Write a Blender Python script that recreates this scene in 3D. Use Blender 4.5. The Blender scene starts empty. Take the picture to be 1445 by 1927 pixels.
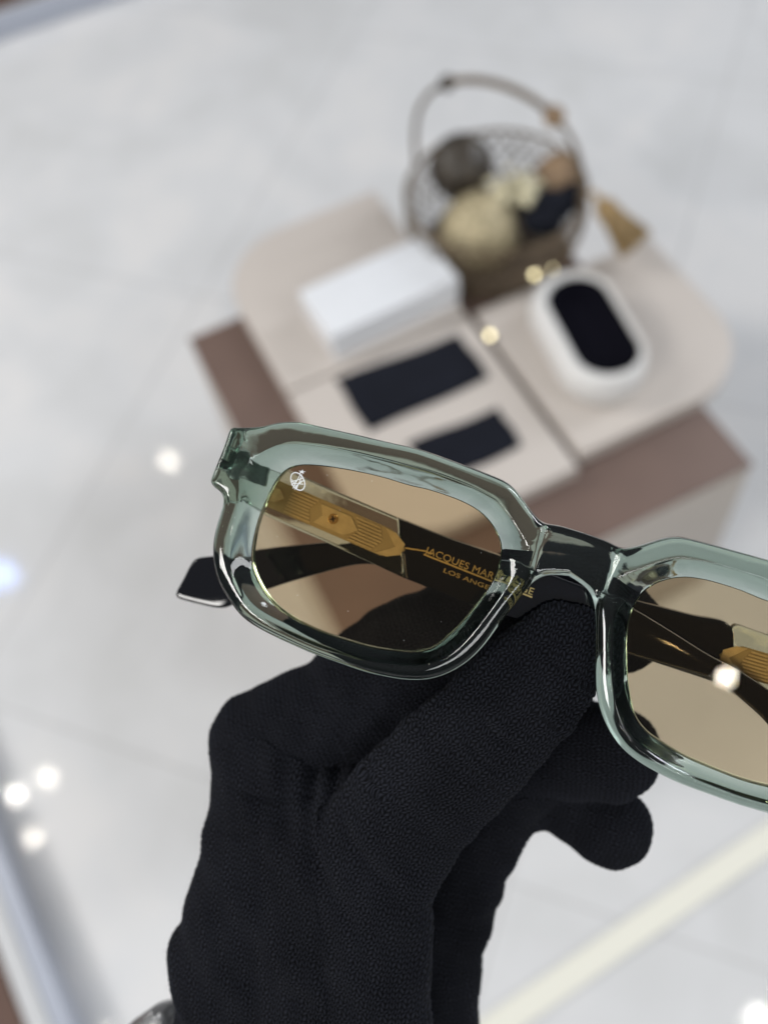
import bpy, bmesh, math, random
import numpy as np
from mathutils import Vector, Matrix
from mathutils.bvhtree import BVHTree

S = bpy.context.scene
COL = S.collection
rnd = random.Random(7)
rng = np.random.default_rng(7)

# ------------------------------------------------------------------ camera
FPX = 1830.0
CX, CY = 722.5, 963.5
TRAY_Z = 0.325
CAM_Z = TRAY_Z + 0.95
n = np.array([194.0, -1105.0, -FPX]); n /= np.linalg.norm(n)
Zc = -n
Yc = np.array([0, 0, -1.0]); Yc -= Yc @ Zc * Zc; Yc /= np.linalg.norm(Yc)
Xc = np.cross(Yc, Zc)
RW = np.array([Xc, Yc, Zc])                      # camera -> world rotation
CAMP = np.array([0, 0, CAM_Z])
cam = bpy.data.cameras.new('camera')
camo = bpy.data.objects.new('camera', cam); COL.objects.link(camo)
M = Matrix([list(RW[0]) + [0], list(RW[1]) + [0], list(RW[2]) + [CAM_Z], [0, 0, 0, 1]])
camo.matrix_world = M
cam.sensor_fit = 'VERTICAL'; cam.sensor_height = 36; cam.sensor_width = 27
cam.lens = 36 * FPX / 1927.0
cam.clip_start = 0.01; cam.clip_end = 100
cam.dof.use_dof = True
cam.dof.focus_distance = 0.191
cam.dof.aperture_fstop = cam.lens / 4.2
S.camera = camo

# ------------------------------------------------------------------ light
w = bpy.data.worlds.new('World'); S.world = w; w.use_nodes = True
nt = w.node_tree; bg = nt.nodes['Background']
tc = nt.nodes.new('ShaderNodeTexCoord'); sp = nt.nodes.new('ShaderNodeSeparateXYZ')
mr = nt.nodes.new('ShaderNodeMapRange'); mx = nt.nodes.new('ShaderNodeMix'); mx.data_type = 'RGBA'
nt.links.new(tc.outputs['Generated'], sp.inputs[0]); nt.links.new(sp.outputs[2], mr.inputs[0])
mr.inputs[1].default_value = 0.05; mr.inputs[2].default_value = 0.75
nt.links.new(mr.outputs[0], mx.inputs[0])
mx.inputs[6].default_value = (0.09, 0.092, 0.10, 1)    # shop walls
mx.inputs[7].default_value = (0.24, 0.245, 0.26, 1)     # ceiling
nt.links.new(mx.outputs[2], bg.inputs[0]); bg.inputs[1].default_value = 1.0

def area(name, loc, aim, size, power, color=(1, 1, 1), shape='RECTANGLE', size_y=None, spread=180):
    l = bpy.data.lights.new(name, 'AREA'); l.shape = shape; l.size = size
    if size_y: l.size_y = size_y
    l.energy = power; l.color = color; l.spread = math.radians(spread)
    o = bpy.data.objects.new(name, l); COL.objects.link(o); o.location = loc
    o.rotation_euler = (Vector(aim) - Vector(loc)).to_track_quat('-Z', 'Y').to_euler()
    return o

area('unseen_overhead_light', (2.7, -1.2, 2.9), (.2, .4, 0), .6, 34, (0.97, 0.99, 1.0), size_y=1.8)  # added light, puts a pale reflected band on the lower rims
area('unseen_overhead_light', (-0.2, -3.4, 2.9), (.0, .4, 0), 1.8, 30, (0.97, 0.99, 1.0), size_y=.6)  # another unseen light behind the camera
def floor_pt(px, py, z=0.0):
    d = RW @ np.array([(px - CX) / FPX, -(py - CY) / FPX, -1.0])
    t = (z - CAM_Z) / d[2]
    return CAMP + d * t
def W(px, py, z=0.0):
    return Vector(floor_pt(px, py, z))

area('unseen_overhead_light', (-3.6, 1.8, 2.9), (-1.2, 1.4, 0), 0.8, 98, (1.0, 0.98, 0.95), size_y=2.4)
area('unseen_overhead_light', (4.1, 2.2, 2.9), (0.9, 1.6, 0), 0.8, 104, (0.9, 0.94, 1.0), size_y=2.4)
area('unseen_overhead_light', (-2.6, -1.6, 2.9), (-.3, .5, 0), 1.6, 58, (1.0, 0.98, 0.95), size_y=0.5)
H = 2.9
for (px, py, s, p, c) in [(318, 868, .06, .5, (1, .93, .80)), (88, 1464, .05, .4, (1, .93, .80)),
                          (30, 1496, .055, .8, (1, .95, .86)), (62, 1577, .055, .45, (1, .92, .8)),
                          (1426, 1916, .06, .6, (1, .96, .9)), (200, 1960, .06, 1.0, (1, .93, .84)),
                          (6, 1082, .13, 1.1, (.28, .45, 1.0))]:
    q = floor_pt(px, py)
    loc = q[:2] * (1 + H / CAM_Z)
    area('ceiling_spot', (loc[0], loc[1], H), (loc[0] * .5, loc[1] * .5, 0), s, p, c, 'DISK')

S.view_settings.view_transform = 'Standard'; S.view_settings.look = 'None'
S.view_settings.exposure = 0.0; S.view_settings.gamma = 1.0
cy = S.cycles
cy.use_denoising = True
try: cy.denoiser = 'OPENIMAGEDENOISE'
except Exception: pass
cy.max_bounces = 16; cy.transmission_bounces = 14; cy.transparent_max_bounces = 24
cy.glossy_bounces = 6; cy.diffuse_bounces = 3
cy.caustics_refractive = True; cy.caustics_reflective = False
cy.blur_glossy = 0.6; cy.sample_clamp_indirect = 6.0; cy.sample_clamp_direct = 0.0

# ------------------------------------------------------------------ materials
class NT:
    def __init__(s, name):
        s.m = bpy.data.materials.new(name); s.m.use_nodes = True
        s.t = s.m.node_tree; s.b = s.t.nodes['Principled BSDF']; s.out = s.t.nodes['Material Output']
    def n(s, typ, **k):
        x = s.t.nodes.new('ShaderNode' + typ)
        for a, v in k.items(): setattr(x, a, v)
        return x
    def l(s, a, b): s.t.links.new(a, b)
    def math(s, op, a, b=None, c=None):
        x = s.n('Math', operation=op)
        for i, v in enumerate((a, b, c)):
            if v is None: continue
            if isinstance(v, (int, float)): x.inputs[i].default_value = v
            else: s.l(v, x.inputs[i])
        return x.outputs[0]
def pbr(name, col, rough=0.5, metal=0.0, vary=0.0, vscale=20, bump=0.0, bscale=60, coat=0.0, spec=0.5, sheen=0.0):
    k = NT(name); b = k.b
    b.inputs['Base Color'].default_value = (*col, 1); b.inputs['Roughness'].default_value = rough
    b.inputs['Metallic'].default_value = metal; b.inputs['Coat Weight'].default_value = coat
    b.inputs['Specular IOR Level'].default_value = spec; b.inputs['Sheen Weight'].default_value = sheen
    tcn = k.n('TexCoord')
    if vary:
        no = k.n('TexNoise'); no.inputs['Scale'].default_value = vscale; no.inputs['Detail'].default_value = 6
        k.l(tcn.outputs['Object'], no.inputs[0])
        r = k.n('MapRange'); k.l(no.outputs[0], r.inputs[0])
        r.inputs[1].default_value = .3; r.inputs[2].default_value = .7
        r.inputs[3].default_value = 1 - vary; r.inputs[4].default_value = 1 + vary
        vm = k.n('VectorMath', operation='SCALE'); vm.inputs[0].default_value = col
        k.l(r.outputs[0], vm.inputs['Scale']); k.l(vm.outputs[0], b.inputs['Base Color'])
    if bump:
        no = k.n('TexNoise'); no.inputs['Scale'].default_value = bscale; no.inputs['Detail'].default_value = 4
        k.l(tcn.outputs['Object'], no.inputs[0])
        bp = k.n('Bump'); bp.inputs['Distance'].default_value = bump; bp.inputs['Strength'].default_value = 1
        k.l(no.outputs[0], bp.inputs['Height']); k.l(bp.outputs[0], b.inputs['Normal'])
    return k.m

def floor_mat():
    k = NT('polished_stone'); b = k.b
    tcn = k.n('TexCoord')
    a = k.n('TexNoise'); a.inputs['Scale'].default_value = 2.6; a.inputs['Detail'].default_value = 7; a.inputs['Distortion'].default_value = 1.2
    c = k.n('TexNoise'); c.inputs['Scale'].default_value = 9; c.inputs['Detail'].default_value = 4; c.inputs['Distortion'].default_value = .6
    k.l(tcn.outputs['Object'], a.inputs[0]); k.l(tcn.outputs['Object'], c.inputs[0])
    s = k.math('ADD', k.math('MULTIPLY', a.outputs[0], .7), k.math('MULTIPLY', c.outputs[0], .3))
    r = k.n('ValToRGB'); k.l(s, r.inputs[0])
    e = r.color_ramp.elements
    e[0].position = .36; e[0].color = (.615, .62, .62, 1)
    e[1].position = .62; e[1].color = (.715, .71, .705, 1)
    m = e.new(.5); m.color = (.665, .67, .675, 1)
    # tile joints
    mp = k.n('Mapping'); mp.inputs['Rotation'].default_value = (0, 0, math.radians(-62)); mp.inputs['Location'].default_value = (.17, .36, 0)
    k.l(tcn.outputs['Object'], mp.inputs[0])
    sx = k.n('SeparateXYZ'); k.l(mp.outputs[0], sx.inputs[0])
    def joint(v):
        f = k.math('FRACT', k.math('DIVIDE', v, .8))
        return k.math('LESS_THAN', k.math('ABSOLUTE', k.math('SUBTRACT', f, .5)), .0025)
    j = k.math('MAXIMUM', joint(sx.outputs[0]), joint(sx.outputs[1]))
    mixn = k.n('Mix', data_type='RGBA'); k.l(j, mixn.inputs[0]); k.l(r.outputs[0], mixn.inputs[6]); mixn.inputs[7].default_value = (.54, .54, .54, 1)
    k.l(mixn.outputs[2], b.inputs['Base Color'])
    b.inputs['Roughness'].default_value = .06; b.inputs['IOR'].default_value = 1.5
    return k.m

def glass_mat(name, tint, vcol, dens, rough=0.0):
    k = NT(name); b = k.b
    b.inputs['Base Color'].default_value = (*tint, 1); b.inputs['Roughness'].default_value = rough
    b.inputs['IOR'].default_value = 1.49; b.inputs['Transmission Weight'].default_value = 1
    tcn = k.n('TexCoord'); no = k.n('TexNoise'); no.inputs['Scale'].default_value = 170; no.inputs['Detail'].default_value = 2
    k.l(tcn.outputs['Object'], no.inputs[0]); bp = k.n('Bump'); bp.inputs['Distance'].default_value = .00006; bp.inputs['Strength'].default_value = 1
    k.l(no.outputs[0], bp.inputs['Height']); k.l(bp.outputs[0], b.inputs['Normal'])
    va = k.n('VolumeAbsorption'); va.inputs[0].default_value = (*vcol, 1); va.inputs[1].default_value = dens
    k.l(va.outputs[0], k.out.inputs['Volume'])
    return k.m

def lens_mat():
    k = NT('brown_lens_tint'); k.t.nodes.remove(k.b)
    tr = k.n('BsdfTransparent'); tr.inputs[0].default_value = (.845, .772, .64, 1)
    gl = k.n('BsdfGlossy'); gl.inputs['Roughness'].default_value = .0
    fr = k.n('Fresnel'); fr.inputs[0].default_value = 1.28
    ms = k.n('MixShader'); k.l(fr.outputs[0], ms.inputs[0]); k.l(tr.outputs[0], ms.inputs[1]); k.l(gl.outputs[0], ms.inputs[2])
    k.l(ms.outputs[0], k.out.inputs[0])
    return k.m

def knit_mat():
    k = NT('black_knit'); b = k.b
    tcn = k.n('TexCoord')
    at = k.n('Attribute'); at.attribute_name = 'stitch_shade'; h = at.outputs['Fac']
    fib = k.n('TexNoise'); fib.inputs['Scale'].default_value = 2600; fib.inputs['Detail'].default_value = 3
    k.l(tcn.outputs['Object'], fib.inputs[0])
    pat = k.n('TexNoise'); pat.inputs['Scale'].default_value = 45; pat.inputs['Detail'].default_value = 3
    k.l(tcn.outputs['Object'], pat.inputs[0])
    hh = fib.outputs[0]
    bp = k.n('Bump'); bp.inputs['Distance'].default_value = .00028; bp.inputs['Strength'].default_value = 1
    k.l(hh, bp.inputs['Height']); k.l(bp.outputs[0], b.inputs['Normal'])
    lum = k.math('MULTIPLY', k.math('ADD', k.math('MULTIPLY', h, .95), .05), k.math('ADD', .55, k.math('MULTIPLY', pat.outputs[0], .9)))  # shade between the stitches painted in as darker colour
    vm = k.n('VectorMath', operation='SCALE'); vm.inputs[0].default_value = (.020, .022, .030)
    k.l(lum, vm.inputs['Scale']); k.l(vm.outputs[0], b.inputs['Base Color'])
    b.inputs['Roughness'].default_value = 1; b.inputs['Specular IOR Level'].default_value = .12
    b.inputs['Sheen Weight'].default_value = .01; b.inputs['Sheen Roughness'].default_value = .6
    return k.m

MT = dict(
    floor=floor_mat(),
    steel=pbr('hinge_steel', (.42, .44, .42), .25, 1.0),
    strip=pbr('cream_strip', (.80, .79, .70), .25),
    panel=pbr('cream_lacquer', (.57, .52, .475), .45, vary=.03, vscale=6, bump=.0002, bscale=300),
    brown=pbr('brown_veneer', (.155, .102, .082), .5, vary=.08, vscale=14),
    side=pbr('pale_plinth_side', (.42, .375, .33), .35, vary=.03, vscale=8),
    white=pbr('white_card', (.80, .82, .85), .28, vary=.015),
    cased=pbr('white_case_leatherette', (.74, .73, .71), .4, bump=.0004, bscale=500),
    felt=pbr('black_felt', (.004, .004, .008), .95, spec=.1),
    cloth=pbr('black_microfibre', (.0075, .009, .015), .9, vary=.15, vscale=30, bump=.0006, bscale=90, spec=.2),
    disc=pbr('polished_gold', (.36, .32, .20), .16, 1.0),
    gold=pbr('gold_metal', (.75, .50, .20), .24, 1.0, vary=.1, vscale=900),
    goldp=pbr('gold_plate', (.74, .60, .33), .34, .6, vary=.1, vscale=600),
    goldd=pbr('gold_plate_groove_shade', (.46, .37, .19), .45, .5),  # groove shade put into a darker gold so the ribs stand out
    ink=pbr('gold_ink', (.70, .52, .20), .38, .3),
    brass=pbr('aged_brass', (.17, .125, .08), .45, .6, vary=.2, vscale=80),
    weave=pbr('woven_base', (.25, .20, .155), .7, vary=.4, vscale=120, bump=.002, bscale=200),
    black=pbr('black_acetate', (.003, .0035, .006), .05, spec=.5),
    print_=pbr('white_print', (.82, .84, .86), .6),
    darkball=pbr('dark_woven_cane', (.055, .045, .034), .4, vary=.75, vscale=60, bump=.003, bscale=70),
    goldball=pbr('gold_beads', (.47, .40, .25), .45, .25, vary=.35, vscale=110, bump=.004, bscale=110),
    pale=pbr('pale_gold_petals', (.58, .53, .36), .4, .3, vary=.3, vscale=90),
    tan=pbr('tan_rattan', (.27, .18, .105), .6, vary=.3, vscale=60),
    tassel=pbr('tan_tassel_thread', (.36, .25, .12), .7, vary=.3, vscale=90),
    bluegrey=pbr('blue_grey_metal', (.42, .45, .52), .3),
    lightgrey=pbr('pale_grey_trim', (.55, .56, .57), .4),
    wood=pbr('dark_brown_wood', (.10, .055, .04), .5, vary=.2, vscale=10),
    foil=pbr('shiny_grey_sleeve', (.16, .165, .17), .16, .3, bump=.004, bscale=160, coat=.6),
    acetate=glass_mat('green_crystal_acetate', (.95, .985, .965), (.462, .583, .512), 290),
    crystal=glass_mat('pale_crystal_acetate', (.95, .97, .94), (.5, .6, .5), 170),
    lens=lens_mat(),
    knit=knit_mat(),
    fuzz=pbr('black_fibres', (.008, .009, .012), .9, spec=.1),
)

# ------------------------------------------------------------------ helpers
def obj(name, bm_or_me, mat, parent=None, smooth=True):
    if isinstance(bm_or_me, bmesh.types.BMesh):
        me = bpy.data.meshes.new(name); bm_or_me.normal_update(); bm_or_me.to_mesh(me); bm_or_me.free()
    else: me = bm_or_me; me.name = name
    o = bpy.data.objects.new(name, me); COL.objects.link(o)
    if not me.materials: me.materials.append(MT[mat] if isinstance(mat, str) else mat)
    if smooth: me.polygons.foreach_set('use_smooth', [True] * len(me.polygons))
    if parent: o.parent = parent
    return o
def tag(o, label, cat, group=None, kind=None):
    o['label'] = label; o['category'] = cat
    if group: o['group'] = group
    if kind: o['kind'] = kind
    return o
def empty(name, loc=(0, 0, 0), rz=0.0):
    o = bpy.data.objects.new(name, None); COL.objects.link(o); o.location = loc; o.rotation_euler = (0, 0, rz)
    o.empty_display_size = .02
    return o
def struct(o): o['kind'] = 'structure'; return o
def prism(pts, z0, z1, bev=0.0, seg=3):
    """closed outline (x,y) extruded z0..z1, bevelled"""
    bm = bmesh.new()
    lo = [bm.verts.new((x, y, z0)) for x, y in pts]
    hi = [bm.verts.new((x, y, z1)) for x, y in pts]
    N = len(pts)
    bm.faces.new(lo[::-1]); bm.faces.new(hi)
    for i in range(N): bm.faces.new((lo[i], lo[(i + 1) % N], hi[(i + 1) % N], hi[i]))
    bmesh.ops.recalc_face_normals(bm, faces=bm.faces)
    if bev:
        es = [e for e in bm.edges if abs((e.verts[0].co - e.verts[1].co).z) < 1e-9]
        bmesh.ops.bevel(bm, geom=es, offset=bev, segments=seg, profile=.5, affect='EDGES')
    return bm
def flat_smooth(o, ang=35):
    o.data.set_sharp_from_angle(angle=math.radians(ang)); return o
def tube(path, r, seg=8, closed=False, bm=None):
    bm = bm or bmesh.new()
    P = [Vector(p) for p in path]; N = len(P); rings = []
    up = Vector((0.123, 0.2, 1)).normalized()
    for i, p in enumerate(P):
        if closed: t = P[(i + 1) % N] - P[i - 1]
        else: t = P[min(i + 1, N - 1)] - P[max(i - 1, 0)]
        t.normalize(); x = t.cross(up)
        if x.length < .05: x = t.cross(Vector((1, 0, 0)))
        x.normalize(); y = t.cross(x)
        rr = r[i] if isinstance(r, (list, tuple)) else r
        rings.append([bm.verts.new(p + (x * math.cos(a) + y * math.sin(a)) * rr) for a in [2 * math.pi * k / seg for k in range(seg)]])
    for i in range(N if closed else N - 1):
        A, B = rings[i], rings[(i + 1) % N]
        for k in range(seg): bm.faces.new((A[k], A[(k + 1) % seg], B[(k + 1) % seg], B[k]))
    if not closed:
        bm.faces.new(rings[0][::-1]); bm.faces.new(rings[-1])
    return bm
def sphere(r, c=(0, 0, 0), seg=32, bm=None, scale=(1, 1, 1)):
    bm = bm or bmesh.new()
    bmesh.ops.create_uvsphere(bm, u_segments=seg, v_segments=seg // 2, radius=r, matrix=Matrix.Translation(c) @ Matrix.Diagonal((*scale, 1)))
    return bm

# ------------------------------------------------------------------ floor and surroundings
bm = bmesh.new()
bmesh.ops.create_grid(bm, x_segments=1, y_segments=1, size=8)
struct(obj('floor', bm, 'floor', smooth=False))
def quad_obj(name, p, mat, z):
    bm = bmesh.new(); bm.faces.new([bm.verts.new((a, b, z)) for a, b in p]); return obj(name, bm, mat, smooth=False)
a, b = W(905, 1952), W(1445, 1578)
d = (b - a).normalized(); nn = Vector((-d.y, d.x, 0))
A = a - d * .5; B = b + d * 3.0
st = quad_obj('floor_strip', [(q.x, q.y) for q in (A - nn * .016, B - nn * .016, B + nn * .016, A + nn * .016)], 'strip', .004)  # plain cream band just above the floor
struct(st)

def platform(p, q, outward, label, hb, wt):
    """low platform whose foot edge runs p->q on the floor; outward = side away from the photo's centre"""
    d = (q - p).normalized(); nn = Vector((-d.y, d.x, 0))
    if nn.dot(outward) < 0: nn = -nn
    mid = (p + q) / 2
    e = empty('display_platform', (mid.x, mid.y, 0), math.atan2(d.y, d.x))
    sgn = 1 if Vector((-d.y, d.x, 0)).dot(nn) > 0 else -1
    def bxm(y0, y1, z0, z1, bev=.002):
        ys = sorted((y0 * sgn, y1 * sgn)); return prism([(-1.6, ys[0]), (1.6, ys[0]), (1.6, ys[1]), (-1.6, ys[1])], z0, z1, bev)
    flat_smooth(obj('skirting', bxm(0, .02, 0, hb), 'bluegrey', e))
    flat_smooth(obj('edge_trim', bxm(.0205, .0205 + wt, 0, hb + .003), 'lightgrey', e))
    flat_smooth(obj('wooden_top', bxm(.021 + wt, .8, 0, hb + .006), 'wood', e))
    tag(e, label, 'platform')
    return e
platform(W(0, 78), W(240, -5), Vector((-.3, 1, 0)), 'dark brown platform with blue-grey edge in the top left corner of the photo', .05, .006)
platform(W(29, 1606), W(159, 1927), Vector((-1, 0, 0)), 'dark brown platform with wide blue-grey edge along the lower left of the photo', .045, .025)

# ------------------------------------------------------------------ plinth, panels
TH = -1.266
ea = Vector((math.cos(TH), math.sin(TH), 0)); eb = Vector((-math.sin(TH), math.cos(TH), 0))
def AB(a_, b_, z): return ea * a_ + eb * b_ + Vector((0, 0, z))
def ab_of(px, py, z):
    p = W(px, py, z); return p.dot(ea), p.dot(eb)
PZ = TRAY_Z - .025
hz = CAM_Z - PZ
pl = empty('display_plinth', AB(-.70 * hz, .335 * hz, 0), TH)
hw, hd = .269 * hz, .2645 * hz
flat_smooth(obj('plinth_body', prism([(-hw, -hd), (hw, -hd), (hw, hd), (-hw, hd)], 0, PZ - .006, .003), 'side', pl))
flat_smooth(obj('plinth_top', prism([(-hw - .001, -hd - .001), (hw + .001, -hd - .001), (hw + .001, hd + .001), (-hw - .001, hd + .001)], PZ - .006 + .0005, PZ, .001), 'brown', pl))
tag(pl, 'square display plinth with brown top and pale sides standing on the floor', 'plinth')

def quarter(sx, sy, L, Wd, R):
    """rect 0..L x 0..Wd mirrored by sx, sy with the far corner rounded"""
    pts = [(0.0, 0.0), (L, 0.0)]
    for i in range(15):
        t = math.pi / 2 * i / 14
        pts.append((L - R + R * math.cos(t), Wd - R + R * math.sin(t)))
    pts.append((0.0, Wd))
    return [(x * sx, y * sy) for x, y in pts]
hT = .95
g = .006
ca, cb = -.8135 * hT, .426 * hT
for (sx, sy, L, Wd, lab) in [(-1, -1, .272, .254, 'cream display tray with one rounded corner under the white box'),
                             (1, -1, .268, .254, 'cream display tray carrying the two black pouches'),
                             (1, 1, .255, .262, 'cream display tray with one rounded corner under the open white case')]:
    e = obj('display_tray', prism(quarter(sx, sy, L, Wd, .105), 0, .0249, .0025), 'panel')
    e.location = AB(ca + sx * g / 2, cb + sy * g, PZ + .0001); e.rotation_euler = (0, 0, TH)
    flat_smooth(e); tag(e, lab, 'tray', 'cream trays on the plinth')

# white box: top corners traced, height .048
bh = .046
zt = TRAY_Z + bh
c4 = [W(565, 548, zt), W(797, 440, zt), W(862, 524, zt), W(620, 634, zt)]
ctr = sum(c4, Vector()) / 4
lb = ((c4[1] - c4[0]).length + (c4[2] - c4[3]).length) / 4; la = ((c4[3] - c4[0]).length + (c4[2] - c4[1]).length) / 4
dirb = ((c4[1] - c4[0]) + (c4[2] - c4[3])); ang = math.atan2(dirb.y, dirb.x)
e = empty('packaging_box', (ctr.x, ctr.y, TRAY_Z + .0002), ang)
flat_smooth(obj('box_base', prism([(-lb + .001, -la + .001), (lb - .001, -la + .001), (lb - .001, la - .001), (-lb + .001, la - .001)], 0, .0135, .0006), 'white', e))
flat_smooth(obj('box_lid', prism([(-lb, -la), (lb, -la), (lb, la), (-lb, la)], .0138, bh, .0012), 'white', e))
tag(e, 'closed white rectangular cardboard box lying on a cream tray', 'box')

def pouch(pts, label):
    P = [W(x, y, TRAY_Z + .003) for x, y in pts]; c = sum(P, Vector()) / 4
    bm = bmesh.new(); NX, NY = 24, 14; top = []; bot = []
    for j in range(NY + 1):
        for i in range(NX + 1):
            u_, v_ = i / NX, j / NY
            p = (P[0] * (1 - u_) + P[1] * u_) * (1 - v_) + (P[3] * (1 - u_) + P[2] * u_) * v_ - c
            ed = min(u_, 1 - u_, (v_) * .6, (1 - v_) * .6)
            hgt = .003 * min(1, ed / .06) ** .5 + .0008 * math.sin(u_ * 9 + v_ * 3)
            p.x += .0012 * math.sin(v_ * 8 + u_ * 3); p.y += .0012 * math.sin(u_ * 7)
            top.append(bm.verts.new((p.x, p.y, .0015 + max(hgt, .0004)))); bot.append(bm.verts.new((p.x, p.y, .0003)))
    k = lambda i, j: j * (NX + 1) + i
    for j in range(NY):
        for i in range(NX):
            bm.faces.new((top[k(i, j)], top[k(i, j + 1)], top[k(i + 1, j + 1)], top[k(i + 1, j)]))
            bm.faces.new((bot[k(i, j)], bot[k(i + 1, j)], bot[k(i + 1, j + 1)], bot[k(i, j + 1)]))
    rim = [(i, 0) for i in range(NX)] + [(NX, j) for j in range(NY)] + [(NX - i, NY) for i in range(NX)] + [(0, NY - j) for j in range(NY)]
    for (i, j), (i2, j2) in zip(rim, rim[1:] + rim[:1]):
        bm.faces.new((top[k(i, j)], top[k(i2, j2)], bot[k(i2, j2)], bot[k(i, j)]))
    bmesh.ops.recalc_face_normals(bm, faces=bm.faces)
    o = obj('cloth_pouch', bm, 'cloth'); o.location = (c.x, c.y, TRAY_Z)
    tag(o, label, 'pouch', 'black cloth pouches'); return o
pouch([(630, 712), (862, 628), (922, 708), (693, 811)], 'black soft cloth pouch lying flat nearest the white box')
pouch([(764, 834), (936, 766), (984, 837), (826, 910)], 'black soft cloth pouch lying partly behind the green frame top')

# case -------------------------------------------------------------
def pill(L, Wd, R, k=12):
    pts = []
    for (cx_, cy_, a0) in ((L / 2 - R, Wd / 2 - R, 0), (-L / 2 + R, Wd / 2 - R, 90), (-L / 2 + R, -Wd / 2 + R, 180), (L / 2 - R, -Wd / 2 + R, 270)):
        for i in range(k + 1):
            t = math.radians(a0 + 90 * i / k); pts.append((cx_ + R * math.cos(t), cy_ + R * math.sin(t)))
    return pts
zc = TRAY_Z + .050
p0, p1 = W(1078, 530, zc), W(1170, 690, zc)
dc = (p1 - p0); angc = math.atan2(dc.y, dc.x)
cc = W(1106, 608, zc)
e = empty('glasses_case', (cc.x, cc.y, TRAY_Z + .0002), angc)
Lc, Wc = .190, .106
def shell_bm(prof, cap_bottom=True):
    """prof: list of (inset, z) from outside bottom over the rim to the inside"""
    bm = bmesh.new(); rings = []
    for ins, z in prof:
        rings.append([bm.verts.new((x, y, z)) for x, y in [(x_, y_ + .0065 * min(1, ins / .014)) for x_, y_ in pill(Lc - 2 * ins, Wc - 2 * ins, (Wc - 2 * ins) / 2 - .001)]])
    N = len(rings[0])
    for A_, B_ in zip(rings[:-1], rings[1:]):
        for i in range(N): bm.faces.new((A_[i], A_[(i + 1) % N], B_[(i + 1) % N], B_[i]))
    if cap_bottom: bm.faces.new(rings[0][::-1])
    bm.faces.new(rings[-1])
    return bm
obj('case_shell', shell_bm([(.010, 0), (.004, .003), (.0, .014), (0, .033), (.0015, .041), (.004, .0465), (.008, .0495), (.0105, .050), (.0135, .0485), (.0150, .044), (.0160, .02)]), 'cased', e)
obj('case_lining', shell_bm([(.0165, .0205), (.0163, .0450), (.0172, .0445), (.0190, .038), (.024, .0225)]), 'felt', e)
tag(e, 'open white oval glasses case with black lining on the right cream tray', 'glasses case')

def gold_disc(px, py, z, r, name='gold_disc'):
    c_ = W(px, py, z + .003); tocam = (Vector(CAMP) - c_).normalized(); tol = (Vector((-3.6, 1.8, 2.9)) - c_).normalized()
    bm = bmesh.new(); bmesh.ops.create_cone(bm, cap_ends=True, segments=32, radius1=r, radius2=r * .92, depth=.0012)
    o = obj(name, bm, 'disc'); flat_smooth(o, 30)
    o.rotation_euler = (tocam + tol).normalized().to_track_quat('Z', 'Y').to_euler(); o.location = c_; return o  # disc shaped and tilted to mirror an overhead light as a glint
tag(gold_disc(922, 631, TRAY_Z, .0046), 'small polished gold disc tilted for a glint at the gap between the cream trays', 'disc')

# ------------------------------------------------------------------ basket
bc = W(931, 466, PZ); BR, br, BH = .117, .097, .100
bk = empty('wire_basket', (bc.x, bc.y, PZ + .0005))
def circ(r, z, N=48): return [(r * math.cos(2 * math.pi * i / N), r * math.sin(2 * math.pi * i / N), z) for i in range(N)]
obj('rim', tube(circ(BR, BH), .0028, 8, True), 'brass', bk)
obj('base_ring', tube(circ(br, .003), .0025, 8, True), 'brass', bk)
bm = bmesh.new(); NW = 40
def brad(t): return br + (BR - br) * t + .010 * math.sin(math.pi * t)
for s_ in (1, -1):
    for i in range(NW):
        path = []
        jit = rnd.uniform(-.045, .045)
        for j in range(9):
            t = j / 8; aa = jit * math.sin(3 * t + i) + 2 * math.pi * (i / NW + s_ * .09 * t); r_ = brad(t)
            path.append((r_ * math.cos(aa), r_ * math.sin(aa), .003 + (BH - .003) * t))
        tube(path, .0013, 4, bm=bm)
for t in (.33, .66): tube(circ(brad(t), BH * t, 32), .001, 4, True, bm=bm)
for i in range(-7, 8):
    q = i * .011; h_ = math.sqrt(max(br * br - q * q, 0))
    tube([(q, -h_, .003), (q, h_, .003)], .0009, 4, bm=bm); tube([(-h_, q, .004), (h_, q, .004)], .0009, 4, bm=bm)
obj('wire_mesh', bm, 'brass', bk)
obj('woven_base', prism([(x, y) for x, y, z in circ(br - .003, 0)], .001, .0025), 'weave', bk, smooth=False)
ha = math.radians(-38)
hx = Vector((math.cos(ha), math.sin(ha), 0))
pth = []
for i in range(33):
    t = math.pi * i / 32
    p = hx * (-math.cos(t) * BR * 1.0); z = BH + .155 * math.sin(t) ** .62
    pth.append((p.x, p.y, z))
hn = obj('handle', tube(pth, .0034, 8), 'brass', bk)
obj('grip', tube(pth[10:23], [.0046] * 13, 10), 'brass', hn)
bmk = sphere(.010, pth[10], 16); obj('grip_end', bmk, 'darkball', hn)
obj('grip_end', sphere(.013, pth[23], 16, scale=(1, 1, 1)), 'tan', hn)
for px, py, r in ((1006, 519, .0055), (1040, 506, .0022)):
    o = gold_disc(px, py, PZ + .045, r, 'gold_charm'); o.location -= bk.location; o.parent = bk
tag(bk, 'round brass wire basket with a tall arched handle behind the cream trays', 'basket')
def ball(px, py, z, r, mat, name, label, cat='decorative ball'):
    bm = bmesh.new(); bmesh.ops.create_icosphere(bm, subdivisions=4, radius=r)
    for v in bm.verts:
        k_ = v.co.normalized(); v.co += k_ * r * .04 * (math.sin(k_.x * 23) * math.sin(k_.y * 21) + math.sin(k_.z * 25 + k_.x * 9))
    o = obj(name, bm, mat); o.location = W(px, py, z); tag(o, label, cat, 'decorations in the basket'); return o
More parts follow.
